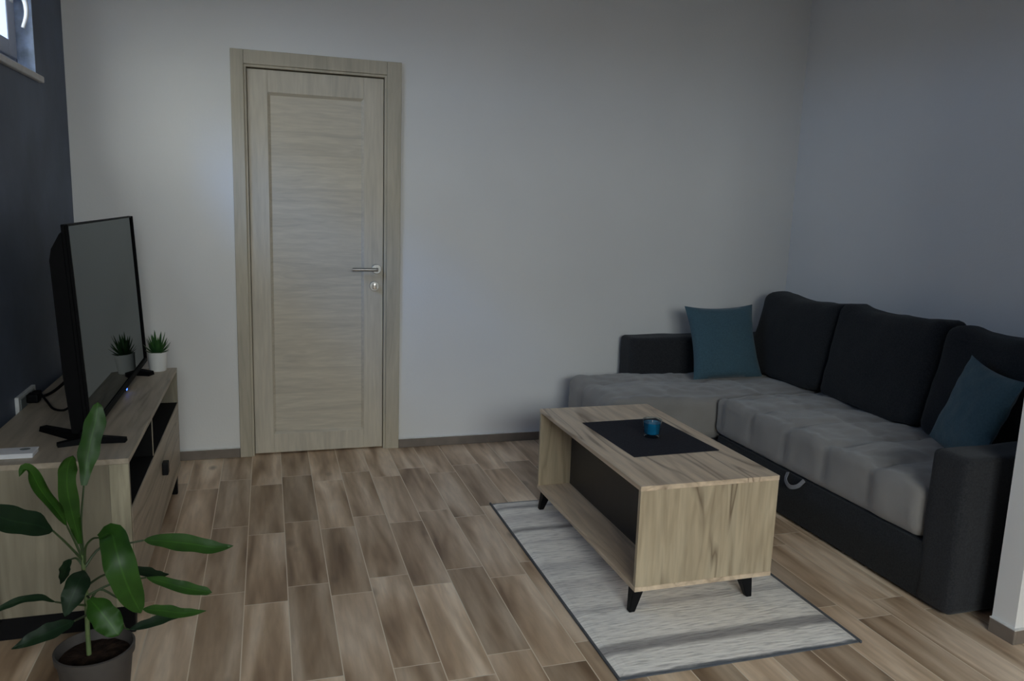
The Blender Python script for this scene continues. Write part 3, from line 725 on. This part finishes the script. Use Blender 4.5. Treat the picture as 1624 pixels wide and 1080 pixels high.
pm = obj('placemat', box(1.258, 1.608, 2.490, 2.957, TT, TT + 0.0028, 0.001, 1), M['mat'])
for v in pm.data.vertices:
    v.co.x += (v.co.y - 2.72) * -0.030 + (0.012 if v.co.x > 1.5 and v.co.y < 2.6 else 0); v.co.y += (v.co.x - 1.43) * 0.03
tag(pm, 'dark charcoal rectangular mat lying on the oak coffee table', 'mat')
gx, gy, gz = 1.447, 2.705, TT + 0.0028
cg = thing('candle_glass', 'small clear glass of blue wax on the dark table mat', 'candle', (gx, gy, gz))
b = B(); add_lathe(b, [(0.0, gz), (0.027, gz), (0.031, gz + 0.003), (0.0385, gz + 0.071), (0.037, gz + 0.073), (0.0355, gz + 0.071), (0.0295, gz + 0.016), (0.024, gz + 0.012), (0.0, gz + 0.012)], gx, gy, 36, False, False)
bmesh.ops.remove_doubles(b, verts=b.verts, dist=1e-5)
obj('glass', b, M['cup_glass'], cg, smooth=True)
b = B(); add_lathe(b, [(0.0, gz + 0.0125), (0.0238, gz + 0.0125), (0.0293, gz + 0.0165), (0.0342, gz + 0.060), (0.0, gz + 0.060)], gx, gy, 36, False, False)
bmesh.ops.remove_doubles(b, verts=b.verts, dist=1e-5)
obj('wax', b, M['wax'], cg, smooth=True)
b = B(); add_tube(b, [Vector((gx, gy, gz + 0.058)), Vector((gx + 0.001, gy, gz + 0.068))], 0.001, 6)
obj('wick', b, M['paper'], cg)

# ------------------------------------------------------------------ rug
b = B()
RXa, RXb, RYa, RYb = 0.962, 1.812, 1.890, 3.295
KX, KY = 40, 66
g = {}
for i in range(KX + 1):
    for j in range(KY + 1):
        x = (RXb - RXa) * i / KX; y = (RYb - RYa) * j / KY
        e = min(i, KX - i, j, KY - j)
        g[i, j] = b.verts.new((x + 0.003 * fnoise((y, 0, 0), 5) * (i in (0, KX)), y + 0.003 * fnoise((x, 1, 0), 5) * (j in (0, KY)), 0.004 + 0.0068 * min(1, e * 0.8) if e else 0.004))
for i in range(KX):
    for j in range(KY): b.faces.new((g[i, j], g[i + 1, j], g[i + 1, j + 1], g[i, j + 1]))
ed = [e for e in b.edges if len(e.link_faces) == 1]
r = bmesh.ops.extrude_edge_only(b, edges=ed)
for v in [q for q in r['geom'] if isinstance(q, bmesh.types.BMVert)]: v.co.z = 0.0
obj_r = thing('rug', 'pale grey striped rug under the oak coffee table', 'rug', (RXa, RYa, 0))
me = bpy.data.meshes.new('pile'); bmesh.ops.recalc_face_normals(b, faces=b.faces); b.to_mesh(me); b.free(); me.materials.append(M['rug'])
pl = bpy.data.objects.new('pile', me); C.objects.link(pl); pl.parent = obj_r
b = B()
add_box(b, RXa - 0.007, RXa + 0.001, RYa - 0.006, RYb + 0.006, 0, 0.0095, 0.002, 1)
obj('binding', b, M['rug_edge'], obj_r)['label'] = 'dark stitched edge'
b = B(); add_box(b, RXb - 0.001, RXb + 0.007, RYa - 0.006, RYb + 0.006, 0, 0.0095, 0.002, 1)
obj('binding', b, M['rug_edge'], obj_r)['label'] = 'dark stitched edge'

# ------------------------------------------------------------------ corner sofa
sf = thing('corner_sofa', 'dark charcoal corner sofa with grey seat and chaise along the right wall', 'sofa', (2.65, 3.0, 0))
FX = 2.214                       # front plane of the long section
CHX, CHY = 1.60, 3.405           # chaise end and chaise side
obj('base', rbox(FX, 3.08, 1.945, 3.43, 0.012, 0.225, 0.012, 0.05), M['dark_fab'], sf, smooth=True)
obj('chaise_base', rbox(CHX + 0.02, 3.08, 3.435, 4.18, 0.012, 0.186, 0.012, 0.05), M['dark_fab'], sf, smooth=True)
def tuft(spacing, x0, y0, front, amp=0.010):
    def fn(p, n):
        ty = (p.y - y0) / spacing; dy = abs(ty - round(ty)) * spacing
        tx = (p.x - x0) / 0.27; dx = abs(tx - round(tx)) * 0.27
        gy = math.exp(-(dy / 0.020) ** 2); gx = math.exp(-(dx / 0.020) ** 2)
        up = max(0, n.z); fr_ = max(0, -n.x)
        puff = 0.010 * (math.cos(2 * PI * ty) * 0.5 * -1)
        wr = 0.016 * fnoise(p, 5.0, 3) + 0.009 * fnoise((p.x, p.y * 2.2, p.z), 14.0, 9)
        h = up * (wr - amp * 1.1 * gy - amp * 0.7 * gx + puff * .8)
        f = fr_ * (0.008 * fnoise(p, 9, 5) - amp * 1.2 * gy * (1 if p.z > 0.27 else 0.4))
        return Vector((-f, 0, h))
    return fn
obj('seat_cushion', rbox(FX - 0.012, 2.92, 2.085, CHY + 0.05, 0.226, 0.432, 0.045, 0.02, tuft(0.262, FX + 0.05, 2.085, True)), M['grey_fab'], sf, smooth=60)
def ch_fn(p, n):
    q = tuft(0.30, CHX + 0.12, CHY + 0.12, False, 0.008)(p, n)
    q.z += max(0, n.z) * 0.006 * math.sin((p.x - CHX) * 5)
    return q
obj('chaise_cushion', rbox(CHX, 2.92, CHY + 0.055, 4.035, 0.184, 0.430, 0.055, 0.02, ch_fn), M['grey_fab'], sf, smooth=60)
def soft(a, s, seed): return lambda p, n: n * a * fnoise(p, s, seed)
obj('armrest', rbox(FX - 0.002, 3.06, 1.930, 2.082, 0.012, 0.578, 0.022, 0.018, soft(0.006, 6, 2)), M['dark_fab2'], sf, smooth=60)
obj('armrest', rbox(1.995, 3.06, 4.040, 4.205, 0.20, 0.632, 0.025, 0.022, soft(0.006, 6, 8)), M['dark_fab2'], sf, smooth=60)
obj('back_frame', rbox(2.965, 3.125, 1.95, 4.038, 0.20, 0.70, 0.03, 0.04), M['dark_fab'], sf, smooth=True)
def back_cushion(y0, y1, h, seed, lift=0.0):
    x0, x1 = 2.735, 2.925
    z0, z1 = 0.428, 0.428 + h
    def fn(p, n):
        t = (p.z - z0) / (z1 - z0); s = (p.y - y0) / (y1 - y0)
        v = Vector((0, 0, 0))
        belly = math.sin(PI * min(1, max(0, t))) * math.sin(PI * min(1, max(0, s)))
        if n.x < 0: v.x -= 0.030 * belly
        v.x += 0.105 * t                                   # leans back
        v.z += 0.018 * (abs(2 * s - 1) ** 3) * (1 if t > 0.6 else 0) * lift
        v.z -= 0.014 * math.sin(PI * s) * (1 if t > .8 else 0)
        v += n * 0.012 * fnoise(p, 4.5, seed) + n * 0.004 * fnoise(p, 16, seed)
        return v
    o = obj('back_cushion', rbox(x0, x1, y0, y1, z0, z1, 0.060, 0.024, fn), M['dark_fab'], sf, smooth=60)
    return o
back_cushion(3.385, 4.030, 0.475, 1.0, 1.0)
back_cushion(2.700, 3.375, 0.485, 5.0, 1.0)
back_cushion(2.085, 2.690, 0.480, 9.0, 0.5)
b = B(); 
pth = smooth_path([(FX - 0.004, 2.835, 0.226), (FX - 0.022, 2.822, 0.196), (FX - 0.030, 2.78, 0.180), (FX - 0.022, 2.738, 0.196), (FX - 0.004, 2.722, 0.226)], 20)
for sft in (0.0,):
    prev = None
    for i, p in enumerate(pth):
        t = (pth[min(i + 1, 20)] - pth[max(i - 1, 0)]).normalized(); nn = Vector((1, 0, 0)).cross(t).normalized()
        ring = [b.verts.new(p + Vector((-1, 0, 0)) * 0.002 + nn * 0.009), b.verts.new(p + Vector((1, 0, 0)) * 0.002 + nn * 0.009), b.verts.new(p + Vector((1, 0, 0)) * 0.002 - nn * 0.009), b.verts.new(p + Vector((-1, 0, 0)) * 0.002 - nn * 0.009)]
        if prev:
            for k in range(4): b.faces.new((prev[k], prev[(k + 1) % 4], ring[(k + 1) % 4], ring[k]))
        prev = ring
obj('pull_loop', b, M['strap'], sf)['label'] = 'grey fabric loop for pulling out the bed'
for (x, y) in ((FX + 0.06, 2.0), (3.0, 2.0), (CHX + 0.08, 3.50), (CHX + 0.08, 4.1), (3.0, 4.1), (FX + 0.06, 3.3)):
    obj('foot', box(x - 0.02, x + 0.02, y - 0.02, y + 0.02, 0, 0.014, 0.002, 1), M['leg'], sf)

# ------------------------------------------------------------------ teal pillows
def pillow(c, yaw, tilt_, roll, half, thick, seed, label):
    a, t, r = yaw, tilt_, roll
    u = Vector((-math.sin(a), math.cos(a), 0)); n = Vector((-math.cos(a) * math.cos(t), -math.sin(a) * math.cos(t), math.sin(t)))
    w = n.cross(u)
    if w.z < 0: w = -w
    u2 = u * math.cos(r) + w * math.sin(r); w2 = -u * math.sin(r) + w * math.cos(r)
    o = obj('throw_pillow', pillow_bm((0, 0, 0), u2, w2, n, half, thick, seed), M['teal'], smooth=70)
    o.location = c
    return tag(o, label, 'pillow', 'teal throw pillows on the sofa')
pillow(PIL1[0], *PIL1[1:], 1, 'teal pillow leaning in the near corner of the sofa beside the front armrest')
pillow(PIL2[0], *PIL2[1:], 2, 'teal pillow standing upright against the far armrest of the sofa')

# ------------------------------------------------------------------ potted plant in the foreground
PXc, PYc = -0.449, 2.090
pp = thing('potted_houseplant', 'tall long-leaved green plant in a brown pot on the floor before the television stand', 'potted plant', (PXc, PYc, 0))
b = B(); add_lathe(b, [(0.0, 0), (0.066, 0), (0.069, 0.004), (0.089, 0.178), (0.094, 0.180), (0.0955, 0.200), (0.0905, 0.202), (0.086, 0.172), (0.0, 0.165)], PXc, PYc, 48, False, False)
bmesh.ops.remove_doubles(b, verts=b.verts, dist=1e-5)
obj('pot', b, M['brown_pot'], pp, smooth=True)
b = B(); add_lathe(b, [(0.0852, 0.166), (0.084, 0.174), (0.05, 0.178), (0.001, 0.181)], PXc, PYc, 32)
for v in b.verts: v.co.z += 0.004 * fnoise(v.co, 60, 1)
obj('soil', b, M['soil'], pp)
stem_pts = LEAVES[-1][2]
b = B(); add_tube(b, smooth_path([(stem_pts[0][0], stem_pts[0][1], 0.17)] + stem_pts[1:], 24), 0.0062, 10, 0.005)
obj('stem', b, M['stem'], pp, smooth=True)
DARK = {3, 6, 9, 10, 12, 13, 14}
CAM = Vector((0, 0, 1.36))
def leaf_mesh(mid, hw, fold=0.22, facing=None, blunt=False):
    bm = B(); uvl = bm.loops.layers.uv.new('UVMap')
    K = 22; path = smooth_path(mid, K); rows = []
    for i, p in enumerate(path):
        t = i / K
        tg = (path[min(i + 1, K)] - path[max(i - 1, 0)]).normalized()
        ref = (facing if facing else Vector((0.1, -0.75, 0.65))).normalized()
        s = tg.cross(ref)
        s = s.normalized() if s.length > 0.05 else Vector((1, 0, 0))
        nn = s.cross(tg).normalized()
        prof = (math.sin(PI * min(1, t ** 0.85)) ** 0.75 if not blunt else (min(1, 0.25 + 2.2 * t) * (1 - max(0, t - 0.72) / 0.28) ** 0.5 if t < 1 else 0))
        w = max(hw * prof, 0.0006) * (1 + 0.06 * math.sin(t * 19 + hw * 300))
        row = []
        for a in (-1, -0.5, 0, 0.5, 1):
            off = nn * (abs(a) ** 1.3) * w * fold + nn * 0.002 * math.sin(t * 23 + a * 3) * abs(a)
            row.append((p + s * w * a + off, (a + 1) / 2, t))
        rows.append(row)
    vs = [[bm.verts.new(q[0]) for q in r_] for r_ in rows]
    for i in range(K):
        for j in range(4):
            f = bm.faces.new((vs[i][j], vs[i][j + 1], vs[i + 1][j + 1], vs[i + 1][j]))
            for lp, (ii, jj) in zip(f.loops, ((i, j), (i, j + 1), (i + 1, j + 1), (i + 1, j))): lp[uvl].uv = (rows[ii][jj][1], rows[ii][jj][2])
    bmesh.ops.solidify(bm, geom=list(bm.faces), thickness=0.0008)
    return bm
FACE = {0: Vector((0.25, -1, 0.1)), 1: Vector((0.3, -1, 0.1)), 4: Vector((0.15, -0.9, 0.35)), 5: Vector((0, -0.8, 0.6)), 10: Vector((0.1, -1, 0.2)), 11: Vector((0.2, -1, 0.4))}
WID = {0: 0.76, 1: 0.72, 2: 0.8, 4: 0.70, 5: 0.85, 11: 0.9}
for i, (mid, hw, pet) in enumerate(LEAVES[:-1]):
    hw *= WID.get(i, 1.0)
    fd = 0.9 if i == 2 else 0.22
    bm = leaf_mesh([Vector(q) for q in mid], hw, fd, FACE.get(i), blunt=i in (0, 1, 4, 11))
    o = obj('leaf', bm, M['leaf_dark'] if i in DARK else M['leaf'], pp, smooth=70)
    b = B(); pts = [Vector(q) for q in pet]; add_tube(b, smooth_path(pts, 12), 0.0032, 6, 0.0022)
    obj('leaf_stalk', b, M['petiole'], o, smooth=True)

# ------------------------------------------------------------------ camera
cd = bpy.data.cameras.new('camera'); cam = bpy.data.objects.new('camera', cd); C.objects.link(cam); SCN.camera = cam
cd.sensor_width = 36; cd.sensor_fit = 'HORIZONTAL'; cd.lens = 36 * 1240 / 1624; cd.clip_start = 0.05
R_ = [[0.9550749087196656, -0.294545556653901, 0.03278465783817261], [-0.018905312468561055, -0.17094846055617147, -0.9850985803430746], [0.2957608964934149, 0.9402231325004287, -0.16883706114622105]]
mw = Matrix.Identity(4)
for r in range(3):
    mw[r][0] = R_[0][r]; mw[r][1] = -R_[1][r]; mw[r][2] = -R_[2][r]
mw[0][3], mw[1][3], mw[2][3] = 0, 0, 1.36
cam.matrix_world = mw

# ------------------------------------------------------------------ light: daylight through the windows
def portal(name, loc, direction, sx, sy):
    l = bpy.data.lights.new(name, 'AREA'); l.shape = 'RECTANGLE'; l.size = sx; l.size_y = sy; l.cycles.is_portal = True
    o = bpy.data.objects.new(name, l); C.objects.link(o); o.location = loc
    o.rotation_euler = Vector(direction).to_track_quat('-Z', 'Y').to_euler()
    return o
portal('rear_window_portal', ((RX0 + RX1) / 2, YF - T - 0.01, (RZ0 + RZ1) / 2), (0, 1, 0), RX1 - RX0, RZ1 - RZ0)
portal('high_window_portal', (XL - T - 0.01, (WY0 + WY1) / 2, (WZ0 + WZ1) / 2), (1, 0, 0), WY1 - WY0, WZ1 - WZ0)
sl = bpy.data.lights.new('low_sky_glow', 'SUN'); sl.energy = SUN; sl.angle = math.radians(SUNA); sl.color = SUNC
so_ = bpy.data.objects.new('low_sky_glow', sl); C.objects.link(so_)
so_.rotation_euler = Vector(SUND).to_track_quat('-Z', 'Y').to_euler()
w = bpy.data.worlds.new('world'); SCN.world = w; w.use_nodes = True
nt = w.node_tree; bg = nt.nodes['Background']
tc = N(nt, 'ShaderNodeTexCoord'); sp = N(nt, 'ShaderNodeSeparateXYZ'); nt.links.new(tc.outputs['Generated'], sp.inputs[0])
zz = math_n(nt, 'ADD', math_n(nt, 'MULTIPLY', sp.outputs[2], 0.5), 0.5)
open_side = ramp(nt, zz, SKY_OPEN)
yard_side = ramp(nt, zz, SKY_YARD)
fac = nt.nodes.new('ShaderNodeMapRange'); fac.inputs['From Min'].default_value = -0.35; fac.inputs['From Max'].default_value = -0.75
nt.links.new(sp.outputs[1], fac.inputs['Value'])
mx = N(nt, 'ShaderNodeMix', data_type='RGBA'); nt.links.new(fac.outputs[0], mx.inputs[0]); nt.links.new(yard_side, mx.inputs[6]); nt.links.new(open_side, mx.inputs[7])
nt.links.new(mx.outputs[2], bg.inputs[0])
bg.inputs[1].default_value = WORLD
SCN.view_settings.view_transform = 'Standard'; SCN.view_settings.look = 'None'; SCN.view_settings.gamma = 1
SCN.view_settings.exposure = EXPO
SCN.view_settings.use_curve_mapping = False
SCN.cycles.max_bounces = 8; SCN.cycles.diffuse_bounces = 5; SCN.cycles.transparent_max_bounces = 12
SCN.cycles.use_denoising = True
SCN.cycles.caustics_reflective = False; SCN.cycles.caustics_refractive = False
SCN.cycles.sample_clamp_indirect = 4.0
